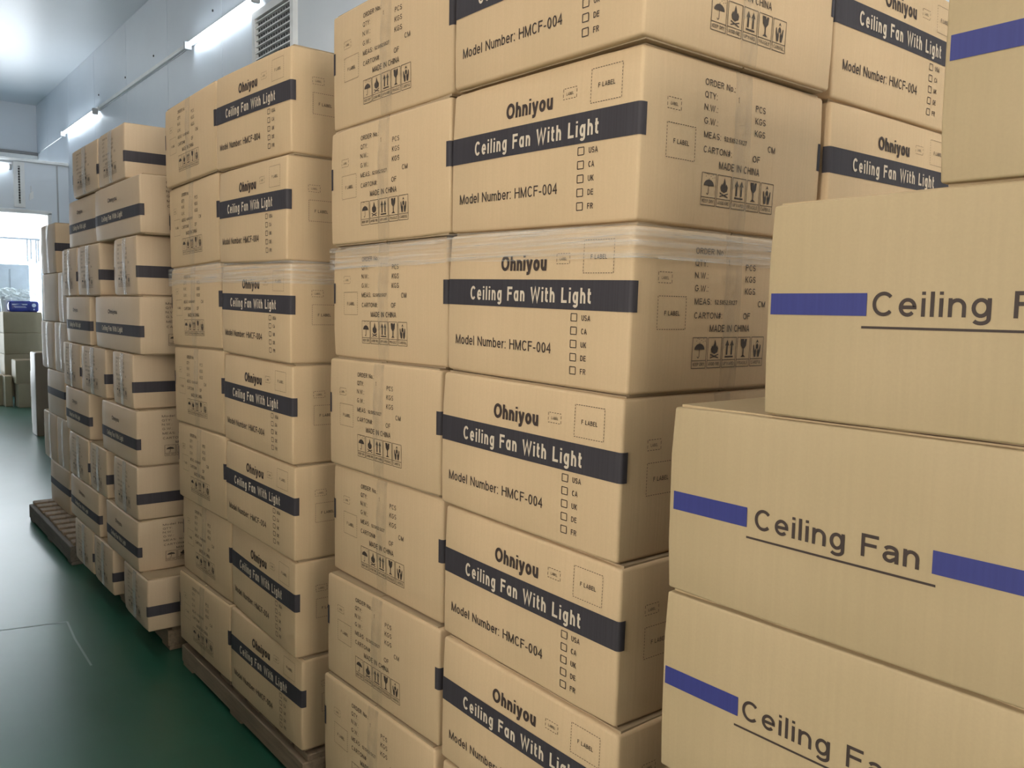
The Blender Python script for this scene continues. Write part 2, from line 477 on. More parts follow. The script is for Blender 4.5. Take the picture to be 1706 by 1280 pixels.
# grotesque capitals and small letters drawn as centre-line strokes (x, y in cap heights), stroked to an even width
def arc(cx, cy, rx, ry, a0, a1, n=14):
    return [(cx + rx * math.cos(math.radians(a0 + (a1 - a0) * k / n)), cy + ry * math.sin(math.radians(a0 + (a1 - a0) * k / n))) for k in range(n + 1)]
XH = .74
def letter(c, hx, hy):
    """-> (advance width, [polylines]); hx, hy = half stroke in x and y"""
    W = {'O': .80, 'C': .74, 'F': .60, 'W': 1.02, 'L': .58, 'M': .84, 'N': .74, 'H': .74, 'o': .57, 'n': .52, 'h': .52, 'u': .52, 'i': 0, 'l': 0,
         'y': .54, 'e': .56, 'g': .55, 'q': .55, 'a': .53, 't': .32, 'd': .55, 'b': .55, 'm': .84, 'r': .33, ':': 0, '-': .34, '0': .55, '4': .56, ' ': .30,
         'A': .74, 'B': .66, 'D': .72, 'E': .60, 'G': .78, 'I': 0, 'K': .68, 'P': .64, 'Q': .80, 'R': .68, 'S': .64, 'T': .64, 'U': .70, 'V': .70, 'X': .66, 'Y': .68,
         '.': 0, '#': .56, '1': .30, '2': .54, '5': .54, '6': .55, '7': .54}
    w = W[c]
    l, r, m = hx, w - hx, w / 2
    x0 = XH - hy
    if c == ' ': return w, []
    if c == 'O': return w, [arc(m, .5, m - hx, .51 - hy, 0, 360, 28)]
    if c == '0': return w, [arc(m, .5, m - hx, .5 - hy, 0, 360, 24)]
    if c == 'C': return w, [arc(m + .02, .5, m - hx, .51 - hy, 42, 318, 24)]
    if c == 'F': return w, [[(l, 0), (l, 1)], [(0, 1 - hy), (w, 1 - hy)], [(0, .53), (w * .9, .53)]]
    if c == 'L': return w, [[(l, 0), (l, 1)], [(0, hy), (w, hy)]]
    if c == 'H': return w, [[(l, 0), (l, 1)], [(r, 0), (r, 1)], [(l, .53), (r, .53)]]
    if c == 'N': return w, [[(l, 0), (l, 1)], [(r, 0), (r, 1)], [(l, 1 - hy), (r, hy)]]
    if c == 'M': return w, [[(l, 0), (l, 1)], [(r, 0), (r, 1)], [(l, 1 - hy), (m, hy), (r, 1 - hy)]]
    if c == 'W': return w, [[(l * .6, 1), (w * .27, hy * .6), (m, 1 - hy), (w * .73, hy * .6), (w - l * .6, 1)]]
    if c == 'o': return w, [arc(m, XH / 2, m - hx, XH / 2 + .01 - hy, 0, 360, 24)]
    if c == 'n': return w, [[(l, 0), (l, XH)], [(l, XH * .55)] + arc(m, x0 - .26, m - hx, .26, 165, 0, 10) + [(r, 0)]]
    if c == 'h': return w, [[(l, 0), (l, 1)], [(l, XH * .55)] + arc(m, x0 - .26, m - hx, .26, 165, 0, 10) + [(r, 0)]]
    if c == 'u': return w, [[(r, 0), (r, XH)], [(l, XH)] + arc(m, .26 + hy, m - hx, .26, 180, 345, 10) + [(r, XH * .42)]]
    if c == 'm':
        q = (r - l) / 2
        return w, [[(l, 0), (l, XH)]] + [[(l + k * q, XH * .55)] + arc(l + k * q + q / 2, x0 - .24, q / 2, .24, 165, 0, 8) + [(l + (k + 1) * q, 0)] for k in (0, 1)]
    if c == 'r': return w, [[(l, 0), (l, XH)], [(l, XH * .55)] + arc(l + .24, x0 - .24, .24, .24, 170, 85, 6)]
    if c == 'i': return 2 * hx, [[(hx, 0), (hx, XH)], [(hx, .87), (hx, 1)]]
    if c == 'l': return 2 * hx, [[(hx, 0), (hx, 1)]]
    if c == ':': return 2 * hx, [[(hx, 0), (hx, 2 * hy)], [(hx, XH - 2 * hy), (hx, XH)]]
    if c == '-': return w, [[(0, .36), (w, .36)]]
    if c == 'y': return w, [[(l * .7, XH), (m, hy * .5)], [(w - l * .7, XH), (m * .92, -.12)] + arc(.16, -.12, m * .92 - .16, .16 - hy, -10, -90, 5) + [(.05, -.28 + hy)]]
    if c == 'e': return w, [[(l, XH * .50), (r, XH * .50)] + arc(m, XH / 2, m - hx, XH / 2 + .01 - hy, 3, 318, 22)]
    if c == 'g': return w, [arc(m - .01, XH / 2, m - hx - .01, XH / 2 + .01 - hy, 0, 360, 22), [(r, XH), (r, -.02)] + arc(m, -.04, m - hx, .25 - hy, 0, -150, 10)]
    if c == 'd': return w, [arc(m, XH / 2, m - hx, XH / 2 + .01 - hy, 0, 360, 22), [(r, 0), (r, 1)]]
    if c == 'b': return w, [arc(m, XH / 2, m - hx, XH / 2 + .01 - hy, 0, 360, 22), [(l, 0), (l, 1)]]
    if c == 'q': return w, [arc(m, XH / 2, m - hx, XH / 2 + .01 - hy, 0, 360, 22), [(r, 0), (r, XH)]]   # one-storey a
    if c == 'a': return w, [arc(m, x0 - .19, m - hx, .19, 155, 0, 8) + [(r, 0)], [(r, XH * .58), (m, XH * .55)] + arc(m * .86, XH * .275 + hy * .5, m * .86 - hx, XH * .275 - hy * .5, 90, 290, 9) + [(r, .24)]]
    if c == 't': return w, [[(.12, .96), (.12, .2)] + arc(.12 + .15, .18, .15, .18 - hy, 180, 262, 5) + [(w, hy)], [(0, x0), (w, x0)]]
    if c == 'A': return w, [[(l * .6, 0), (m, 1 - hy * .6), (w - l * .6, 0)], [(w * .2, .3), (w * .8, .3)]]
    if c == 'B': return w, [[(l, 0), (l, 1)], [(l, 1 - hy), (m, 1 - hy)] + arc(m, .765 - hy / 2, m - hx * 2, .235 - hy / 2, 90, -90, 8) + [(l, .53)], [(m, .53)] + arc(m, .265 + hy / 2, m - hx, .265 - hy / 2, 90, -90, 8) + [(l, hy)]]
    if c == 'D': return w, [[(l, 0), (l, 1)], [(l, 1 - hy), (w * .4, 1 - hy)] + arc(w * .4, .5, w * .6 - hx, .5 - hy, 90, -90, 14) + [(l, hy)]]
    if c == 'E': return w, [[(l, 0), (l, 1)], [(0, 1 - hy), (w, 1 - hy)], [(0, .53), (w * .93, .53)], [(0, hy), (w, hy)]]
    if c == 'G': return w, [arc(m, .5, m - hx, .51 - hy, 42, 352, 24) + [(m + .04, .46)]]
    if c == 'I': return 2 * hx, [[(hx, 0), (hx, 1)]]
    if c == 'K': return w, [[(l, 0), (l, 1)], [(l, .36), (w - l * .8, 1)], [(w * .36, .54), (w - l * .6, 0)]]
    if c in 'PR':
        q = [[(l, 0), (l, 1)], [(l, 1 - hy), (m, 1 - hy)] + arc(m, .73, m - hx, .27 - hy, 90, -90, 10) + [(l, .46 + hy)]]
        return w, q + ([[(m, .46), (w - l * .6, 0)]] if c == 'R' else [])
    if c == 'Q': return w, [arc(m, .5, m - hx, .51 - hy, 0, 360, 28), [(m + .06, .26), (w, -.04)]]
    if c == 'S': return w, [arc(m, .755 - hy / 2, m - hx, .25 - hy / 2, 25, 250, 12) + arc(m, .25 + hy / 2, m - hx, .25 - hy / 2, 70, -155, 12)]
    if c == 'T': return w, [[(m, 0), (m, 1)], [(0, 1 - hy), (w, 1 - hy)]]
    if c == 'U': return w, [[(l, 1)] + arc(m, .36, m - hx, .36 - hy, 180, 360, 12) + [(r, 1)]]
    if c == 'V': return w, [[(l * .6, 1), (m, hy * .6), (w - l * .6, 1)]]
    if c == 'X': return w, [[(l * .6, 0), (w - l * .6, 1)], [(l * .6, 1), (w - l * .6, 0)]]
    if c == 'Y': return w, [[(l * .6, 1), (m, .45), (w - l * .6, 1)], [(m, .45), (m, 0)]]
    if c == '.': return 2 * hx, [[(hx, 0), (hx, 2 * hy)]]
    if c == '#': return w, [[(w * .3, 0), (w * .42, 1)], [(w * .62, 0), (w * .74, 1)], [(0, .34), (w, .34)], [(0, .66), (w, .66)]]
    if c == '1': return w, [[(r, 0), (r, 1 - hy * .4), (l * .4, .72)]]
    if c == '2': return w, [arc(m, .72, m - hx, .28 - hy, 165, -30, 10) + [(l * .8, hy), (w, hy)]]
    if c == '5': return w, [[(w * .92, 1 - hy), (w * .2, 1 - hy), (w * .13, .5)] + arc(m, .33, m - hx, .33 - hy, 130, -155, 14)]
    if c == '6': return w, [arc(m, .33, m - hx, .33 - hy, 0, 360, 18), arc(m, .5, m - hx, .5 - hy, 180, 60, 8)]
    if c == '7': return w, [[(0, 1 - hy), (w - l * .5, 1 - hy), (w * .35, 0)]]
    if c == '4': return w, [[(w * .72, 0), (w * .72, 1 - hy), (l * .6, .26 + hy), (w, .26 + hy)]]
    return .5, []

def stroke_text(p, t, u0, u1, base, cap, thick, gap=.135):
    hy = thick / 2 / cap
    hx = hy
    for _ in range(4):
        tot = sum(letter(c, hx, hy)[0] for c in t) + gap * (len(t) - 1)
        kx = (u1 - u0) / tot
        hx = thick / 2 / kx
    x = 0.0
    for c in t:
        w, lines = letter(c, hx, hy)
        for ln in lines:
            pts = [(u0 + (x + a) * kx, base + b * cap) for a, b in ln]
            closed = len(pts) > 6 and math.hypot(pts[0][0] - pts[-1][0], pts[0][1] - pts[-1][1]) < 1e-6
            stroke(p, pts, thick, closed)
        x += w + gap

def stroke(p, pts, t, closed):
    P = [pts[0]]
    for q in pts[1:]:
        if math.hypot(q[0] - P[-1][0], q[1] - P[-1][1]) > 1e-6: P.append(q)
    if closed and math.hypot(P[0][0] - P[-1][0], P[0][1] - P[-1][1]) < 1e-6: P.pop()
    n = len(P)
    V = []
    for i in range(n):
        a = P[i - 1] if (i > 0 or closed) else None
        b = P[(i + 1) % n] if (i < n - 1 or closed) else None
        ds = []
        if a: ds.append(Vector((P[i][0] - a[0], P[i][1] - a[1])).normalized())
        if b: ds.append(Vector((b[0] - P[i][0], b[1] - P[i][1])).normalized())
        d = sum(ds, Vector((0, 0)))
        d = d.normalized() if d.length > 1e-6 else ds[0]
        k = min(2.2, 1 / max(.3, abs(d.dot(ds[0]))))
        nx, ny = -d.y * t / 2 * k, d.x * t / 2 * k
        V += [(P[i][0] - nx, P[i][1] - ny), (P[i][0] + nx, P[i][1] + ny)]
    FC = []
    for i in range(n if closed else n - 1):
        j = (i + 1) % n
        FC.append((2 * i, 2 * j, 2 * j + 1, 2 * i + 1))
    p.poly(V, FC)

def symbol(p, kind, u, v, w, h):
    """one handling symbol in the cell (u, v, w, h); picture above, caption row below"""
    t = 0.0011
    p.frame(u, v, u + w, v + h, t)
    p.line([(u, v + h * .25), (u + w, v + h * .25)], t)
    cap = {'dry': 'KEEP DRY', 'fire': 'AVOID FIRE', 'up': 'UPWARD', 'fragile': 'FRAGILE', 'care': 'CAREFUL'}[kind]
    p.text(cap, u + w * .1, u + w * .9, v + h * .075, h * .11, .14)
    X = lambda a: u + w * a
    Y = lambda b: v + h * (.25 + .75 * b)
    P = lambda pts: p.poly([(X(a), Y(b)) for a, b in pts])
    if kind == 'dry':
        arc = [(.5 + .36 * math.cos(math.radians(d)), .48 + .26 * math.sin(math.radians(d))) for d in range(0, 181, 20)]
        P(arc)
        p.line([(X(.5), Y(.5)), (X(.5), Y(.17)), (X(.43), Y(.11)), (X(.36), Y(.17))], .0014)
        p.line([(X(.5), Y(.72)), (X(.5), Y(.80))], .0012)
        for a, b in ((.25, .84), (.42, .92), (.6, .86), (.74, .93), (.86, .83), (.72, .8), (.32, .95)):
            p.line([(X(a), Y(b)), (X(a + .05), Y(b + .035))], .0009)
    elif kind == 'fire':
        P([(.5, .27), (.72, .36), (.76, .52), (.66, .66), (.62, .58), (.58, .74), (.5, .92), (.44, .72), (.36, .6), (.32, .66), (.24, .5), (.3, .35)])
        p.line([(X(.2), Y(.1)), (X(.8), Y(.26))], .002)
        p.line([(X(.2), Y(.26)), (X(.8), Y(.1))], .002)
    elif kind == 'up':
        for c in (.32, .68):
            P([(c - .06, .22), (c + .06, .22), (c + .06, .66), (c - .06, .66)])
            P([(c - .15, .64), (c + .15, .64), (c, .9)])
        P([(.18, .1), (.82, .1), (.82, .17), (.18, .17)])
    elif kind == 'fragile':
        P([(.26, .92), (.3, .62), (.44, .48), (.56, .48), (.7, .62), (.74, .92), (.6, .92), (.52, .78), (.5, .92)])
        P([(.46, .5), (.54, .5), (.54, .18), (.46, .18)])
        P([(.3, .1), (.7, .1), (.54, .19), (.46, .19)])
    else:
        P([(.40, .62), (.5, .72), (.6, .62), (.6, .5), (.5, .44), (.4, .5)])
        P([(.40, .74), (.5, .78), (.6, .74), (.5, .9)])
        P([(.3, .08), (.42, .08), (.46, .34), (.4, .5), (.33, .38), (.26, .66), (.2, .62), (.22, .36)])
        P([(.7, .08), (.58, .08), (.54, .34), (.6, .5), (.67, .38), (.74, .66), (.8, .62), (.78, .36)])

def labels_of(p, lu, lv, fu, fv):
    p.dashed(lu, lv, lu + .034, lv + .018, .0010, .0075)
    p.text('LABEL', lu + .008, lu + .026, lv + .006, .005, .14)
    p.dashed(fu, fv, fu + .072, fv + .056, .0011, .0058)
    p.text('F LABEL', fu + .017, fu + .056, fv + .0235, .0078, .15)

def print_brand_face():
    out = []
    p = Print(); stroke_text(p, 'Ohniyou', .1815, .3146, .2045, .0282, .0062, .10); out.append(('brand_lettering', p, 'ink', 1))
    p = Print(); labels_of(p, .342, .2165, .411, .2003); out.append(('label_outlines', p, 'mark', 1))
    p = Print(); stroke_text(p, 'Model Number: HMCF-004', .0328, .3338, .056, .0192, .0026, .15); out.append(('model_lettering', p, 'ink', 1))
    p = Print()
    for k, t in enumerate(('USA', 'CA', 'UK', 'DE', 'FR')):
        z = .1171 - k * .02325
        p.frame(.3852, z, .4, z + .0128, .0016)
        p.text(t, .4118, .4118 + (.0213 if k == 0 else .0138), z + .0012, .0098, .15)
    out.append(('country_checkboxes', p, 'ink', 1))
    p = Print(); stroke_text(p, 'Ceiling Fqn With Light', .0832, .4338, .148, .0268, .0047, .20); out.append(('band_lettering', p, 'pale', 2))
    return out

def order_texts(p, model=False):
    L = [('ORDER No.:', .1556, .2385, .2395), ('QTY:', .1552, .1885, .2185), ('N.W.:', .1548, .191, .1975), ('G.W.:', .1560, .1927, .1752),
         ('MEAS:', .1568, .2027, .1523), ('CARTON#:', .1575, .235, .128)]
    if model: L[0] = ('Model No.:', .1556, .2385, .2395)
    for t, a, b, z in L: p.text(t, a, b, z, .0108, .135)
    p.text('52.5X52.5X27', .2128, .2767, .1532, .0080, .16)
    p.text('1', .2480, .2506, .2235, .0098, .135)
    for t, a, b, z in (('PCS', .3, .3296, .2162), ('KGS', .3, .331, .1948), ('KGS', .3, .3315, .173), ('CM', .3423, .365, .1503), ('OF', .298, .3195, .1276)):
        p.text(t, a, b, z, .0112, .135)
    p.text('MADE IN CHINA', .2022, .3197, .1046, .0125, .135)

def print_order_face():
    p = Print()
    labels_of(p, .0615, .187, .0628, .109)
    q = Print()
    order_texts(q)
    out = [('label_outlines', p, 'mark', 1), ('shipping_marks', q, 'mark', 1)]
    for k, kind in enumerate(('dry', 'fire', 'up', 'fragile', 'care')):
        s = Print()
        symbol(s, kind, .1580 + k * .0427, .0402, .0385, .0542)
        out.append(('handling_symbol', s, 'mark', 1))
    return out

# ------------------------------------------------------------------ cartons
def F(p, w, d, h, r, e, b):
    """point on the sharp box (grown by e) -> rounded, slightly bulging carton skin; z runs 0..h"""
    hx, hy, hz = w / 2, d / 2, h / 2
    q = [p[0], p[1], p[2] - hz]
    c = [max(-a + r, min(a - r, v)) for v, a in zip(q, (hx, hy, hz))]
    dv = Vector([q[i] - c[i] for i in range(3)])
    L = dv.length
    if L > 1e-9:
        dv *= (r + e) / L
    x, y, z = c[0] + dv.x, c[1] + dv.y, c[2] + dv.z
    fx, fy, fz = 1 - min(1, abs(x / hx)) ** 2, 1 - min(1, abs(y / hy)) ** 2, 1 - min(1, abs(z / hz)) ** 2
    return (x + b * (x / hx) * fy * fz, y + b * (y / hy) * fx * fz, z + hz)

def axis_pts(a, r, n):
    inn = [-(a - r) + 2 * (a - r) * k / n for k in range(n + 1)]
    return [-a, -a + .5 * r] + inn + [a - .5 * r, a]

def carton_body(name, w, d, h, r, b, mat, seed, dent=0.004):
    xs, ys = axis_pts(w / 2, r, 6), axis_pts(d / 2, r, 6)
    zs = [v + h / 2 for v in axis_pts(h / 2, r, 4)]
    V, idx, FC = [], {}, []
    def vid(x, y, z):
        k = (round(x, 6), round(y, 6), round(z, 6))
        if k not in idx:
            p = Vector(F((x, y, z), w, d, h, r, 0, b))
            n = noise.noise_vector(p * 3.1 + Vector((seed * 7.3, 0, 0)))
            # crushed corners
            cx = abs(p.x) / (w / 2); cy = abs(p.y) / (d / 2); cz = abs(p.z - h / 2) / (h / 2)
            k2 = max(0, cx * cy * cz - .82) / .18
            n2 = noise.noise(p * 9 + Vector((seed * 3.1, 5, 1)))
            p = p - Vector((p.x, p.y, p.z - h / 2)).normalized() * (dent * 1.4 * k2 * (.5 + n2)) + n * .0006
            idx[k] = len(V)
            V.append(p)
        return idx[k]
    def quad_grid(A, B, f, flip):
        for a0, a1 in zip(A, A[1:]):
            for b0, b1 in zip(B, B[1:]):
                q = [vid(*f(a0, b0)), vid(*f(a1, b0)), vid(*f(a1, b1)), vid(*f(a0, b1))]
                FC.append(q[::-1] if flip else q)
    quad_grid(xs, ys, lambda a, c: (a, c, 0), True)
    quad_grid(xs, ys, lambda a, c: (a, c, h), False)
    quad_grid(xs, zs, lambda a, c: (a, -d / 2, c), False)
    quad_grid(xs, zs, lambda a, c: (a, d / 2, c), True)
    quad_grid(ys, zs, lambda a, c: (-w / 2, a, c), True)
    quad_grid(ys, zs, lambda a, c: (w / 2, a, c), False)
    return mesh_of(name, V, FC, mat, True)

def on_face(pr, face, w, d, h, r, b, e, su=1.0, sv=1.0):
    out = []
    for u, v in pr.v:
        u, v = u * su, v * sv
        if face == 'front': p = (u - w / 2, -d / 2 - e, v)
        elif face == 'back': p = (w / 2 - u, d / 2 + e, v)
        elif face == 'right': p = (w / 2 + e, u - d / 2, v)
        else: p = (-w / 2 - e, d / 2 - u, v)
        out.append(F(p, w, d, h, r, e, b))
    return out, pr.f

def wrap_band(face, w, d, h, r, b, e, v0, v1, over):
    """printed band across one face, carried a little round both vertical edges"""
    sgn = -1 if face == 'front' else 1
    pts = []
    for k in range(3): pts.append((-w / 2 - e, sgn * (d / 2 - over * (1 - k / 2.5))))
    for x in axis_pts(w / 2, r, 12)[0:]: pts.append((x + (0 if abs(x) < w / 2 - 1e-6 else math.copysign(e, x)), sgn * (d / 2 + e)))
    for k in range(3): pts.append((w / 2 + e, sgn * (d / 2 - over * (1 - (2 - k) / 2.5))))
    V, FC = [], []
    nz = 3
    for x, y in pts:
        for j in range(nz + 1):
            V.append(F((x, y, v0 + (v1 - v0) * j / nz), w, d, h, r, e, b))
    for i in range(len(pts) - 1):
        for j in range(nz):
            q = (i * (nz + 1) + j, (i + 1) * (nz + 1) + j, (i + 1) * (nz + 1) + j + 1, i * (nz + 1) + j + 1)
            FC.append(q if sgn < 0 else q[::-1])
    return V, FC

def tape_strip(face, w, d, h, r, b, e, half, v0, v1, seed=1):
    sx = 1 if face == 'right' else -1
    V, FC = [], []
    nu, nv = 5, 14
    rr = random.Random(seed)
    for j in range(nv + 1):
        for i in range(nu + 1):
            u = -half + 2 * half * i / nu
            z = v0 + (v1 - v0) * j / nv
            if j in (0, nv): z += rr.uniform(-.004, .004) * (1 if v0 > .01 and j == 0 else 0)
            V.append(F((sx * (w / 2 + e), u, z), w, d, h, r, e + rr.uniform(0, .0008), b))
    for j in range(nv):
        for i in range(nu):
            q = (j * (nu + 1) + i, j * (nu + 1) + i + 1, (j + 1) * (nu + 1) + i + 1, (j + 1) * (nu + 1) + i)
            FC.append(q if sx > 0 else q[::-1])
    return V, FC

def flap(w, d, h, side, top, seed):
    """one closing flap, slightly wavy at its cut ends"""
    rr = random.Random(seed)
    n = 14
    t = .0065
    z0 = h - t + .0024 if top else -.0024
    V, FC = [], []
    for i in range(n + 1):
        x = -w / 2 + w * i / n
        x = max(-w / 2 + .007, min(w / 2 - .007, x))
        ya, yb = side * .0025, side * (d / 2 - .013 + rr.uniform(-.0015, .001))
        j = rr.uniform(-.0005, .0008)
        V += [(x, ya, z0 + j), (x, yb, z0 + j * .4), (x, yb, z0 + t + j * .4), (x, ya, z0 + t + j)]
    for i in range(n):
        for k in range(4):
            FC.append((i * 4 + k, i * 4 + (k + 1) % 4, i * 4 + 4 + (k + 1) % 4, i * 4 + 4 + k))
    FC += [(0, 3, 2, 1), (n * 4, n * 4 + 1, n * 4 + 2, n * 4 + 3)]
    return V, FC

class CartonKind:
    """shared meshes of one kind of carton; canonical: main face looks to -y, end (order) face to +x"""
    def __init__(s, w, d, h, r=.0065, b=.003):
        s.w, s.d, s.h, s.r, s.b = w, d, h, r, b
        s.bodies, s.parts = [], []
    def body(s, mat, n=3):
        s.bodies = [carton_body('carton_body', s.w, s.d, s.h, s.r, s.b, mat, k) for k in range(n)]
        for top in (True, False):
            for side in (-1, 1):
                V, FC = flap(s.w, s.d, s.h, side, top, 3 + side + top)
                s.parts.append(('top_flap' if top else 'bottom_flap', mesh_of('flap', V, FC, M['card_edge'] if mat is not M['card_blue'] else mat)))
    def part(s, name, V, FC, mat, smooth=True):
        s.parts.append((name, mesh_of(name, V, FC, mat, smooth)))
    def place(s, name, label, cat, group, loc, rotm, size=None, skip=(), vi=None):
        root = link(name, None)
        root.matrix_world = Matrix.Translation(loc) @ rotm.to_4x4()
        tag(root, label, cat, group)
        sc_ = None
        if size: sc_ = (size[0] / s.w, size[1] / s.d, size[2] / s.h)
        link('carton_body', s.bodies[rnd.randrange(len(s.bodies)) if vi is None else vi % len(s.bodies)], root, scale=sc_)
        for n, me in s.parts:
            if n in skip: continue
            o = link(n, me, root, scale=sc_)
            if n in MANY: o['kind'] = 'stuff'
        return root

EP = .0009
MANY = ('brand_lettering', 'label_outlines', 'model_lettering', 'country_checkboxes', 'band_lettering', 'shipping_marks', 'handling_symbol', 'printed_lettering')
# --- kind 1: square fan cartons with the wide charcoal band
K1 = CartonKind(.525, .525, .282)
K1.body(M['card'], 4)
args = (K1.w, K1.d, K1.h, K1.r, K1.b)
sv = K1.h / .278
for fc in ('front', 'back'):
    K1.part('printed_band', *wrap_band(fc, *args, EP, .1365 * sv, .1885 * sv, .014), M['band'])
for n_, p_, m_, k_ in print_brand_face():
    K1.part(n_, *on_face(p_, 'front', *args, EP * k_, 1, sv), M[m_])
for n_, p_, m_, k_ in print_order_face():
    K1.part(n_, *on_face(p_, 'right', *args, EP * k_, 1, sv), M[m_])
K1.part('sealing_tape', *tape_strip('right', *args, EP * 1.8, .024, .075, K1.h - .001), M['tape'])
K1.part('sealing_tape', *tape_strip('right', *args, EP * 1.8, .024, .0005, .05), M['tape'])

# --- kind 2: smaller oblong cartons with a lower band
K2 = CartonKind(.54, .36, .221)
K2.body(M['card_small'], 4)
args = (K2.w, K2.d, K2.h, K2.r, K2.b)
for fc in ('front', 'back'):
    K2.part('printed_band', *wrap_band(fc, *args, EP, .066, .110, .012), M['band'])
p = Print(); stroke_text(p, 'Ohniyou', .34 * .54, .55 * .54, .150, .0175, .0034, .10)
K2.part('brand_lettering', *on_face(p, 'front', *args, EP), M['ink'])
p = Print(); stroke_text(p, 'Ceiling Fqn With Light', .19 * .54, .67 * .54, .078, .021, .0037, .20)
K2.part('band_lettering', *on_face(p, 'front', *args, EP * 2), M['pale'])
p = Print(); order_texts(p, True)
p.v = [((u - .1556) * .86 + .075, v * .80) for u, v in p.v]
K2.part('shipping_marks', *on_face(p, 'right', *args, EP), M['mark'])
for k, kind in enumerate(('dry', 'fire', 'up', 'fragile', 'care')):
    p = Print(); symbol(p, kind, .082 + k * .037, .034, .033, .044)
    K2.part('handling_symbol', *on_face(p, 'right', *args, EP), M['mark'])
K2.part('sealing_tape', *tape_strip('right', *args, EP * 1.8, .026, .0005, K2.h - .001), M['tape_shiny'])

# --- kind 3: cartons with blue bars; the lettering starts a little nearer the bar on some
def blue_kind(shift, dz):
    K = CartonKind(.533, .53, .281, .0035, .0015)
    K.body(M['card_blue'], 2)
    a = (K.w, K.d, K.h, K.r, K.b)
    for u0, u1 in ((.006 if shift else .009, .1405), (.3935, .527)):
        p = Print()
        p.grid(u0, .1245 + dz, u1, .1525 + dz, 4)
        K.part('blue_bar', *on_face(p, 'front', *a, EP), M['blue'])
    p = Print()
    stroke_text(p, 'Ceiling Fan', .1525 - shift, .3785 - shift * .3, .1248 + dz, .0290, .0044, .15)
    K.part('printed_lettering', *on_face(p, 'front', *a, EP), M['ink'])
    p = Print(); p.grid(.1405 - shift, .1092 + dz, .3985, .1122 + dz, 8)
    K.part('underline', *on_face(p, 'front', *a, EP), M['ink'])
    return K
K3a, K3b = blue_kind(0, 0), blue_kind(.0055, .0105)

# --- kind 4: unprinted cartons
K4 = CartonKind(.45, .40, .275)
K4.body(M['card_small'], 2)
K4.part('sealing_tape', *tape_strip('right', K4.w, K4.d, K4.h, K4.r, K4.b, EP * 1.8, .026, .0005, K4.h - .001), M['tape_shiny'])
K5 = CartonKind(.45, .40, .275)          # with a plain printed band
K5.body(M['card_small'], 2)
for fc in ('front', 'back'):
    K5.part('printed_band', *wrap_band(fc, K5.w, K5.d, K5.h, K5.r, K5.b, EP, .12, .165, .012), M['band'])
K5.part('sealing_tape', *tape_strip('right', K5.w, K5.d, K5.h, K5.r, K5.b, EP * 1.8, .026, .0005, K5.h - .001), M['tape_shiny'])

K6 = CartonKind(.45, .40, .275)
K6.body(M['card_shade'], 2)
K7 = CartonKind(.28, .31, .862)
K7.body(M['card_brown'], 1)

ORD = ['topmost', 'second from top', 'third from top', 'fourth from top', 'fifth from top', 'sixth from top', 'lowest']
def Rz(a): return Matrix.Rotation(a, 3, 'Z')
def Ry(a): return Matrix.Rotation(a, 3, 'Y')

# ------------------------------------------------------------------ tall square-carton stacks
BOX = [
 (3, 'A', 1, -2.0084, 1.0161, 1.8352, 0.0104, 0.0037), (3, 'A', 2, -2.0119, 1.0111, 1.548, 0.0173, 0.0037),
 (3, 'A', 3, -2.0355, 1.0297, 1.2616, 0.0044, 0.0037), (3, 'A', 4, -2.0429, 1.0224, 0.9772, -0.0002, 0.0037),
 (3, 'A', 5, -2.0414, 1.0328, 0.6881, -0.0047, 0.0037), (3, 'A', 6, -2.0286, 1.0071, 0.412, 0.0167, 0.0037),
 (3, 'A', 7, -2.0304, 0.9979, 0.1306, 0.0168, 0.0037),
 (3, 'B', 1, -1.4648, 1.0107, 1.8352, -0.009, -0.0206), (3, 'B', 2, -1.484, 1.02, 1.5496, 0.0035, -0.0206),
 (3, 'B', 3, -1.4901, 1.0183, 1.264, 0.0035, -0.0206), (3, 'B', 4, -1.5002, 1.0116, 0.9754, 0.0126, -0.0206),
 (3, 'B', 5, -1.4935, 1.0176, 0.6876, -0.0008, -0.0206), (3, 'B', 6, -1.4852, 1.0092, 0.4081, 0.008, -0.0206),
 (3, 'B', 7, -1.4860, 1.0080, 0.1300, 0.005, -0.0206),
 (2, 'A', 1, -3.2738, 0.9799, 1.8132, 0.0001, 0.0179), (2, 'A', 2, -3.2748, 0.9908, 1.5231, -0.0103, 0.0179),
 (2, 'A', 3, -3.2661, 0.9905, 1.2378, -0.0092, 0.0179), (2, 'A', 4, -3.2588, 0.9953, 0.9551, -0.0132, 0.0179),
 (2, 'A', 5, -3.2476, 1.0003, 0.6705, -0.0249, 0.0179), (2, 'A', 6, -3.2519, 1.0142, 0.3857, -0.0191, 0.0179),
 (2, 'A', 7, -3.2400, 0.9929, 0.1171, -0.0002, 0.0179),
 (2, 'B', 1, -2.6965, 0.9617, 1.8101, 0.0229, -0.0177), (2, 'B', 2, -2.7076, 0.9712, 1.5229, -0.0119, -0.0177),
 (2, 'B', 3, -2.7047, 0.9751, 1.2416, -0.0048, -0.0177), (2, 'B', 4, -2.7105, 0.9815, 0.9594, -0.0034, -0.0177),
 (2, 'B', 5, -2.7096, 0.9829, 0.6832, 0.001, -0.0177), (2, 'B', 6, -2.7159, 1.0022, 0.3986, -0.0287, -0.0177),
 (2, 'B', 7, -2.7068, 0.9916, 0.1209, 0.0178, -0.0177)]
bl = {(s, c, l): (x, y, z, a, t) for s, c, l, x, y, z, a, t in BOX}
stack_name = {3: 'the tall stack beside the blue-barred cartons', 2: 'the tall middle stack'}
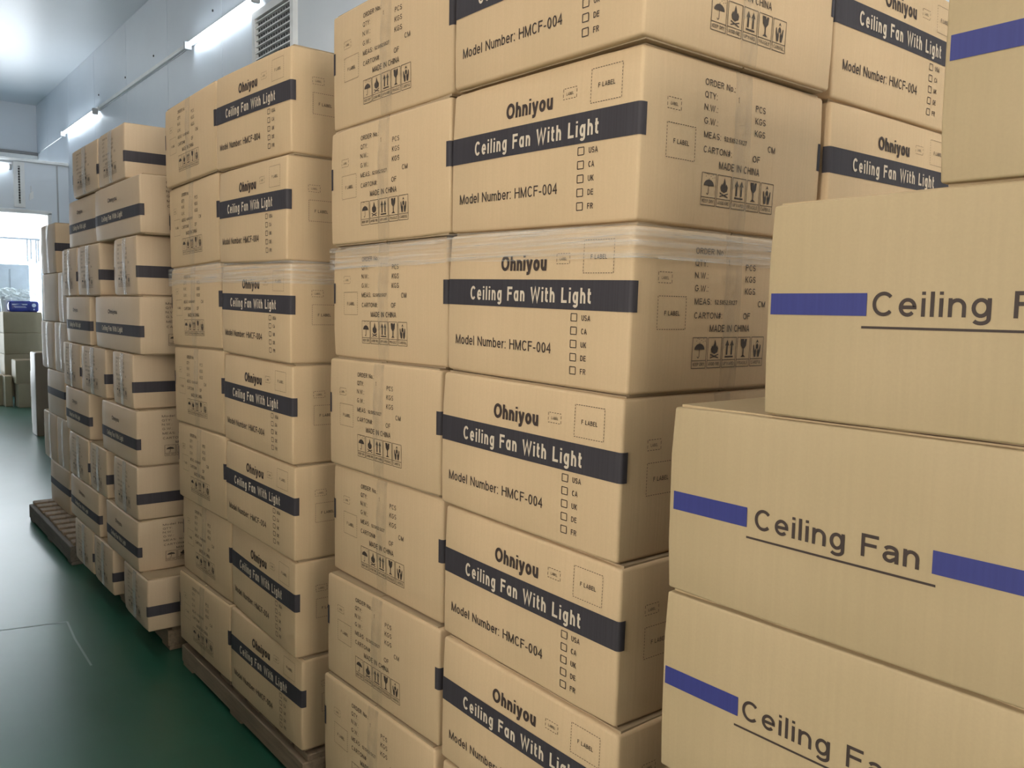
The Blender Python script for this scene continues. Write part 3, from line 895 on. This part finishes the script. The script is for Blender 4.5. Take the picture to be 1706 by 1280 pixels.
for (s, c, l), (x, y, z, a, t) in bl.items():
    rotm = Rz(a) @ Ry(-t)
    hh = (bl[(s, c, l - 1)][2] - z - .0055) if l > 1 else .280
    ctr = Vector((x, y, z)) + rotm @ Vector((.2625, .2625, 0))
    rm = rotm if c == 'B' else rotm @ Rz(-math.pi / 2)
    cname = 'left' if c == 'A' else 'right'
    K1.place('carton', 'carton %s in the %s column of %s' % (ORD[l - 1], cname, stack_name[s]), 'carton',
             'banded cartons of ' + stack_name[s], ctr, rm, (.525, .525, hh))
# column behind, its branded faces turned to the gap
for l in range(1, 8):
    z = .132 + (7 - l) * .2815
    jx, jy = rnd.uniform(-.004, .004), rnd.uniform(-.004, .004)
    K1.place('carton', 'carton %s in the back column of %s' % (ORD[l - 1], stack_name[3]), 'carton',
             'banded cartons of ' + stack_name[3], (-1.205 + jx, 1.822 + jy, z), Rz(math.pi / 2 + rnd.uniform(-.006, .006)), (.525, .525, .2765 if l > 1 else .292))

# stretch film round the third layer of both stacks
def film(s, label, z_drop, path, seed):
    rr = random.Random(seed)
    nz = 16
    pts = []
    for (ax, ay, az), (bx, by, bz) in zip(path, path[1:]):
        n = max(4, int(math.hypot(bx - ax, by - ay) / .02))
        for k in range(n):
            f = k / n
            pts.append(Vector((ax + (bx - ax) * f, ay + (by - ay) * f, az + (bz - az) * f)))
    pts.append(Vector(path[-1]))
    V, FC = [], []
    row = [rr.uniform(0, 1) for _ in range(nz + 1)]
    for i, p in enumerate(pts):
        a, b = pts[max(0, i - 1)], pts[min(len(pts) - 1, i + 1)]
        tdir = (b - a).normalized()
        out = Vector((tdir.y, -tdir.x, 0))
        for j in range(nz + 1):
            w = noise.noise(Vector((i * .06, j * 1.7 + seed, row[j] * 9)))
            z = p.z - z_drop * j / nz + .004 * w * (1 if 0 < j else .4)
            q = p + out * (.0012 + .0022 * abs(w))
            V.append((q.x, q.y, z))
    for i in range(len(pts) - 1):
        for j in range(nz):
            FC.append((i * (nz + 1) + j, i * (nz + 1) + j + 1, (i + 1) * (nz + 1) + j + 1, (i + 1) * (nz + 1) + j))
    o = link('stretch_film', mesh_of('stretch_film', V, FC, M['film'], True))
    tag(o, label, 'stretch film', 'bands of clear film round the pallet loads')
    return o

def top_corner(s, c, l, dx, dy, out):
    x, y, z, a, t = bl[(s, c, l)]
    rotm = Rz(a) @ Ry(-t)
    return Vector((x, y, z)) + rotm @ Vector((dx, dy, .283)) + Vector(out)
for s, lab, drop in ((3, 'clear stretch film round the third layer of ' + stack_name[3], .056), (2, 'clear stretch film round the third layer of ' + stack_name[2], .062)):
    g = .0055
    a0 = top_corner(s, 'A', 3, 0, .525, (-g, 0, -.002)); a1 = top_corner(s, 'A', 3, 0, 0, (-g, -g, -.002)); a2 = top_corner(s, 'A', 3, .525, 0, (-.002, -g, -.002))
    b1 = top_corner(s, 'B', 3, 0, 0, (.002, -g, -.002)); b2 = top_corner(s, 'B', 3, .525, 0, (-.004, -g, -.002)); b3 = top_corner(s, 'B', 3, .525, 0, (g, .004, -.002)); b4 = top_corner(s, 'B', 3, .525, .53, (g, 0, -.002))
    film(s, lab, drop, [tuple(v) for v in (a0, a1, a2, b1, b2, b3, b4)], s)

# ------------------------------------------------------------------ blue-barred cartons, nearest
for i, (x0, z, K, yaw) in enumerate([(-.457, 1.5405, K3b, 0), (-.672, 1.2585, K3b, 0), (-.829, .9755, K3a, 0), (-.831, .6930, K3b, .002), (-.829, .4105, K3a, 0), (-.829, .128, K3a, 0)]):
    nm = ['topmost', 'second from top', 'third from top', 'fourth from top', 'second from the bottom', 'lowest'][i]
    K.place('carton', 'blue-barred carton, %s of the stack nearest the viewer' % nm, 'carton', 'blue-barred cartons',
            (x0 + .2665, .975 + .265, z), Rz(yaw), (.533, .53, .2772))

# unseen low pallet load across the aisle, added to shade the lower middle stack
for l in range(4):
    for i, (cx, cy) in enumerate(((-2.12, -1.23), (-1.58, -1.23), (-2.12, -.69), (-1.58, -.69))):
        K3a.place('carton', 'blue-barred carton of the added light-blocking load across the aisle, layer %s, %s corner' % (('one', 'two', 'three', 'four')[l], ('far outer', 'near outer', 'far inner', 'near inner')[i]), 'carton',
                  'blue-barred cartons of the added light-blocking load', (cx, cy, .128 + l * .2825), Rz(math.pi / 2 * ((l + i) % 2)), (.533, .53, .277))

# ------------------------------------------------------------------ small cartons, interlocked layers
ZL = [2.095, 1.877, 1.652, 1.420, 1.192, .970, .745, .525, .314, .103]
def lay(l): return ZL[l] + .0025, ZL[l - 1] - ZL[l] - .005
small = [
 (1, 't', -3.99, -3.575, .915, 'short-end-out small carton with a tape strip, topmost of its interlocked stack'),
 (1, 't', -4.485, -4.01, .915, 'taped small carton at the far left of the top layer, partly behind another'),
 (2, 'l', -4.075, -3.37, .915, 'long small carton with slate band, second layer from top beside the tall middle stack'),
 (2, 'l', -4.64, -4.085, .925, 'long small carton with slate band, left end of the second layer from top'),
 (3, 't', -3.775, -3.435, .915, 'small carton with shiny top tape, right end of the third layer from top'),
 (3, 't', -4.435, -4.02, .915, 'small carton with shiny top tape, middle of the third layer from top'),
 (3, 't', -4.775, -4.455, .915, 'narrow film-covered small carton, left end of the third layer from top'),
 (4, 'l', -4.11, -3.41, .915, 'long small carton with slate band, right end of the fourth layer from top'),
 (4, 'l', -4.71, -4.21, .915, 'film-streaked small carton with faded band, left end of the fourth layer from top'),
 (5, 't', -3.83, -3.525, .915, 'taped small carton, right end of the middle layer beside the tall middle stack'),
 (5, 't', -4.41, -3.965, .915, 'taped small carton in the centre of the middle layer of small cartons'),
 (5, 't', -4.805, -4.435, .915, 'taped small carton at the left end of the middle layer of small cartons'),
 (6, 'l', -4.035, -3.49, .915, 'long small carton with slate band, right end of the sixth layer from top'),
 (6, 'l', -4.775, -4.28, .915, 'long small carton with faded band, left end of the sixth layer from top'),
 (7, 't', -3.855, -3.50, .915, 'taped small carton, right end of the seventh layer from top'),
 (7, 't', -4.285, -3.97, .915, 'taped small carton, middle of the seventh layer, dark gap at its right'),
 (7, 't', -4.73, -4.31, .915, 'taped small carton, left end of the seventh layer from top'),
 (8, 'l', -4.005, -3.495, .915, 'long small carton, right end of the eighth layer, above the lowest one'),
 (8, 'l', -4.72, -4.13, .915, 'long small carton with dark band, left end of the eighth layer from top'),
 (9, 't', -3.73, -3.385, .915, 'small carton at the right end of the lowest layer, over the pallet leg'),
 (9, 't', -4.245, -3.91, .915, 'small carton in the middle of the lowest layer on the pallet'),
 (9, 't', -4.64, -4.275, .915, 'small carton at the left end of the lowest layer, beside the bare slats')]
for l, kind, x0, x1, yf, label in small:
    z, hh = lay(l)
    w = x1 - x0
    yaw = rnd.uniform(-.006, .006)
    dep = .46 if kind == 'l' else .56
    cx, cy = (x0 + x1) / 2, yf + dep / 2
    if kind == 'l':
        K2.place('carton', label, 'carton', 'small interlocked cartons', (cx, cy, z), Rz(yaw), (w, dep, hh))
    else:
        K2.place('carton', label, 'carton', 'small interlocked cartons', (cx, cy, z), Rz(yaw - math.pi / 2), (dep, w, hh))

# ------------------------------------------------------------------ farther stack on the slatted pallet
far = [
 (K5, 't', -6.12, -5.68, 1.565, 1.860, 'taped carton topmost on the far slatted-pallet stack, against the bright doorway'),
 (K4, 'l', -6.12, -5.655, 1.270, 1.563, 'plain carton second from top on the far slatted-pallet stack'),
 (K4, 't', -5.64, -5.36, 1.270, 1.563, 'sliver of a shiny carton, right of the second layer on the far slatted-pallet stack'),
 (K4, 't', -6.20, -5.80, .972, 1.268, 'taped carton left in the third layer of the far slatted-pallet stack'),
 (K4, 't', -5.78, -5.42, .972, 1.268, 'taped carton right in the third layer of the far slatted-pallet stack'),
 (K5, 'l', -6.05, -5.53, .692, .970, 'carton with dark band in the fourth layer of the far slatted-pallet stack'),
 (K4, 't', -6.20, -5.80, .390, .690, 'film-covered carton left in the fifth layer of the far slatted-pallet stack'),
 (K4, 't', -5.785, -5.45, .390, .690, 'film-covered carton right in the fifth layer of the far slatted-pallet stack'),
 (K5, 'l', -6.03, -5.475, .123, .388, 'carton with dark band standing on the slats of the far pallet')]
for K, kind, x0, x1, z0, z1, label in far:
    w, dep = x1 - x0, .50
    cx, cy = (x0 + x1) / 2, 1.055 + dep / 2
    if kind == 'l': K.place('carton', label, 'carton', 'cartons on the far slatted pallet', (cx, cy, z0), Rz(rnd.uniform(-.006, .006)), (w, dep, z1 - z0))
    else: K.place('carton', label, 'carton', 'cartons on the far slatted pallet', (cx, cy, z0), Rz(-math.pi / 2 + rnd.uniform(-.006, .006)), (dep, w, z1 - z0))

# ------------------------------------------------------------------ pallets
def pallet(label, x0, x1, y0, y1, h, n, mat, swidth):
    root = link('pallet', None, None, (x0, y0, 0))
    tag(root, label, 'pallet', 'wooden pallets')
    L, D = x1 - x0, y1 - y0
    rr = random.Random(int(L * 1000))
    for yy in (0.0, D / 2 - .04, D - .08):
        MB().box(0, yy, .018, L, yy + .08, h - .02, .003).build('stringer', mat, root)
    for k in range(3):
        xx = k * (L - .1) / 2
        MB().box(xx, .005, 0, xx + .1, D - .005, .018, .002).build('bottom_board', mat, root)
    me = mesh_of('slat', *(lambda b: (b.v, b.f))(MB().box(0, 0.02, 0, swidth, D - .01, .02, .003)), M['wood'])
    for k in range(n):
        link('slat', me, root, (k * (L - swidth) / (n - 1), rr.uniform(-.006, .006), h - .02))
pallet('wooden pallet under the tall stack beside the blue-barred cartons', -2.055, -.935, 1.03, 2.10, .116, 9, M['wood'], .095)
pallet('wooden pallet under the tall middle stack, near the green floor', -3.25, -2.17, 1.0, 2.07, .104, 9, M['wood'], .095)
pallet('wooden pallet under the small interlocked cartons, leg end showing', -4.80, -3.42, 1.0, 1.95, .102, 9, M['wood'], .09)
pallet('grey slatted wooden pallet with bare front slats, farthest', -6.05, -4.86, .93, 1.95, .122, 10, M['wood_dark'], .075)
pallet('wooden pallet under the added light-blocking load across the aisle', -2.41, -1.29, -1.52, -.40, .126, 9, M['wood'], .095)
pallet('wooden pallet under the blue-barred cartons nearest the viewer', -.85, .25, .98, 1.95, .126, 9, M['wood'], .095)

# ------------------------------------------------------------------ cartons and things by the far doorway
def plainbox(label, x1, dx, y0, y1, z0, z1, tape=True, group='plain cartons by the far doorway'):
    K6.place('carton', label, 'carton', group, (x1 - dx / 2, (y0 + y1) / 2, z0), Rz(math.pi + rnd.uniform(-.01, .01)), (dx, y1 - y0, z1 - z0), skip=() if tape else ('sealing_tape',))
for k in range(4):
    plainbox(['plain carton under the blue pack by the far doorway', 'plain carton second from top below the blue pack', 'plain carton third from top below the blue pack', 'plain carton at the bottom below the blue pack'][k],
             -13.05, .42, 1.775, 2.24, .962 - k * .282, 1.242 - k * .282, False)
plainbox('shade-darkened plain carton, upper of two on the floor by the doorway', -12.60, .34, 1.835, 2.06, .314, .618, False)
plainbox('shade-darkened plain carton on the floor, lower of two by the doorway', -12.58, .34, 1.855, 2.09, .002, .312, False)
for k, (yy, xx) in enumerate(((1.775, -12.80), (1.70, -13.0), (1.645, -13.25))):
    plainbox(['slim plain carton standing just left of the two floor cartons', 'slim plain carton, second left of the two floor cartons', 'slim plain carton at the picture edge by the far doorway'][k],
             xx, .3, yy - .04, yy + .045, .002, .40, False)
# tall slim cartons standing on the floor in front of the partition
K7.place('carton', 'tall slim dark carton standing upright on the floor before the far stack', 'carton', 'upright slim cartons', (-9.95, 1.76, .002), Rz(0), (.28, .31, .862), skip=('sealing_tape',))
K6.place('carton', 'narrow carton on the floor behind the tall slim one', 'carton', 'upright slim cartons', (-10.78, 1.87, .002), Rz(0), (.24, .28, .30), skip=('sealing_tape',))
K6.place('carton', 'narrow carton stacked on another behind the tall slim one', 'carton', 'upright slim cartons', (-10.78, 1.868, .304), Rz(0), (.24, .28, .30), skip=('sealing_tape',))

# blue pack with its plastic bag
pk = link('tissue_pack', None, None, (-13.17, 2.03, 1.2445))
tag(pk, 'blue printed plastic pack lying on a carton by the bright doorway', 'pack')
KP = carton_body('pack_body', .20, .35, .150, .03, .012, M['pack'], 5, .01)
link('pack_body', KP, pk)
pr = Print()
pr.rect(.03, .095, .21, .108); pr.rect(.05, .072, .19, .078); pr.rect(.06, .058, .2, .064)
V, FC = on_face(pr, 'right', .20, .35, .150, .03, .012, .002)
link('white_print', mesh_of('white_print', V, FC, M['pack_print']), pk)
pr = Print(); pr.poly([(.29 + .026 * math.cos(t * math.pi / 8), .09 + .026 * math.sin(t * math.pi / 8)) for t in range(16)]); pr.rect(.282, .025, .298, .045)
V, FC = on_face(pr, 'right', .20, .35, .150, .03, .012, .002)
link('round_emblem', mesh_of('round_emblem', V, FC, M['pack_print']), pk)

def blob(name, mat, sx, sy, sz, seed, amp, n=22, m=12):
    V, FC = [], []
    for j in range(m + 1):
        ph = math.pi * j / m
        for i in range(n):
            th = 2 * math.pi * i / n
            d = Vector((math.sin(ph) * math.cos(th), math.sin(ph) * math.sin(th), math.cos(ph)))
            k = 1 + amp * noise.noise(d * 1.8 + Vector((seed, 0, 0))) + amp * .6 * noise.noise(d * 4.5 + Vector((0, seed, 0)))
            z = d.z * k
            if z < -.55: z = -.55 + (z + .55) * .1
            V.append((d.x * k * sx, d.y * k * sy, (z + .6) * sz))
    for j in range(m):
        for i in range(n):
            FC.append((j * n + i, j * n + (i + 1) % n, (j + 1) * n + (i + 1) % n, (j + 1) * n + i))
    return mesh_of(name, V, FC, mat, False)
bag = link('plastic_bag', blob('plastic_bag', M['bag'], .09, .19, .085, 3, .55), None, (-13.17, 2.04, 1.402))
tag(bag, 'crumpled clear plastic bag lying on the blue pack', 'plastic bag')
pail = link('wire_basket', None, None, (-13.40, 1.86, 1.2445))
tag(pail, 'white basket with a rounded bag mouth left of the blue pack', 'basket')
V, FC = [], []
n = 24
prof = [(.055, 0), (.062, .10), (.072, .20), (.078, .205), (.068, .20), (.055, .01)]
for r_, z_ in prof:
    for i in range(n): V.append((r_ * math.cos(2 * math.pi * i / n), r_ * math.sin(2 * math.pi * i / n), z_))
for j in range(len(prof) - 1):
    for i in range(n): FC.append((j * n + i, j * n + (i + 1) % n, (j + 1) * n + (i + 1) % n, (j + 1) * n + i))
link('basket_body', mesh_of('basket_body', V, FC, M['white'], True), pail)
link('bag_liner', blob('bag_liner', M['bag'], .085, .14, .10, 9, .5), pail, (0, .02, .17))
# pale cabinet behind
cb = link('machine_cabinet', None, None, (-14.6, 1.5, 0))
tag(cb, 'pale grey machine cabinet in front of the bright far window', 'cabinet')
MB().box(0, 0, .06, .5, .77, 1.92, .01).build('cabinet_body', M['cabinet'], cb)
for k in range(3): MB().box(.5, .05 + k * .235, .5, .512, .26 + k * .235, 1.85, .003).build('door_panel', M['cabinet'], cb)
MB().box(.02, .02, 0, .48, .75, .06).build('plinth', M['dark'], cb)
# hanging tags on a rail across the far window
rl = link('hanging_rail', None, None, (-14.9, 0, 0))
tag(rl, 'thin dark rail with hanging strips across the bright far window', 'rail')
MB().tube((0, -1.5, 2.34), (0, 2.95, 2.34), .018, 10).build('rail_bar', M['grey'], rl)
for k, (yy, L) in enumerate(((2.38, .34), (2.43, .30), (2.50, .36), (2.53, .33))):
    MB().box(-.004, yy - .012, 2.33 - L, .004, yy + .012, 2.33, .001).build('hanging_strip', M['grey'], rl)
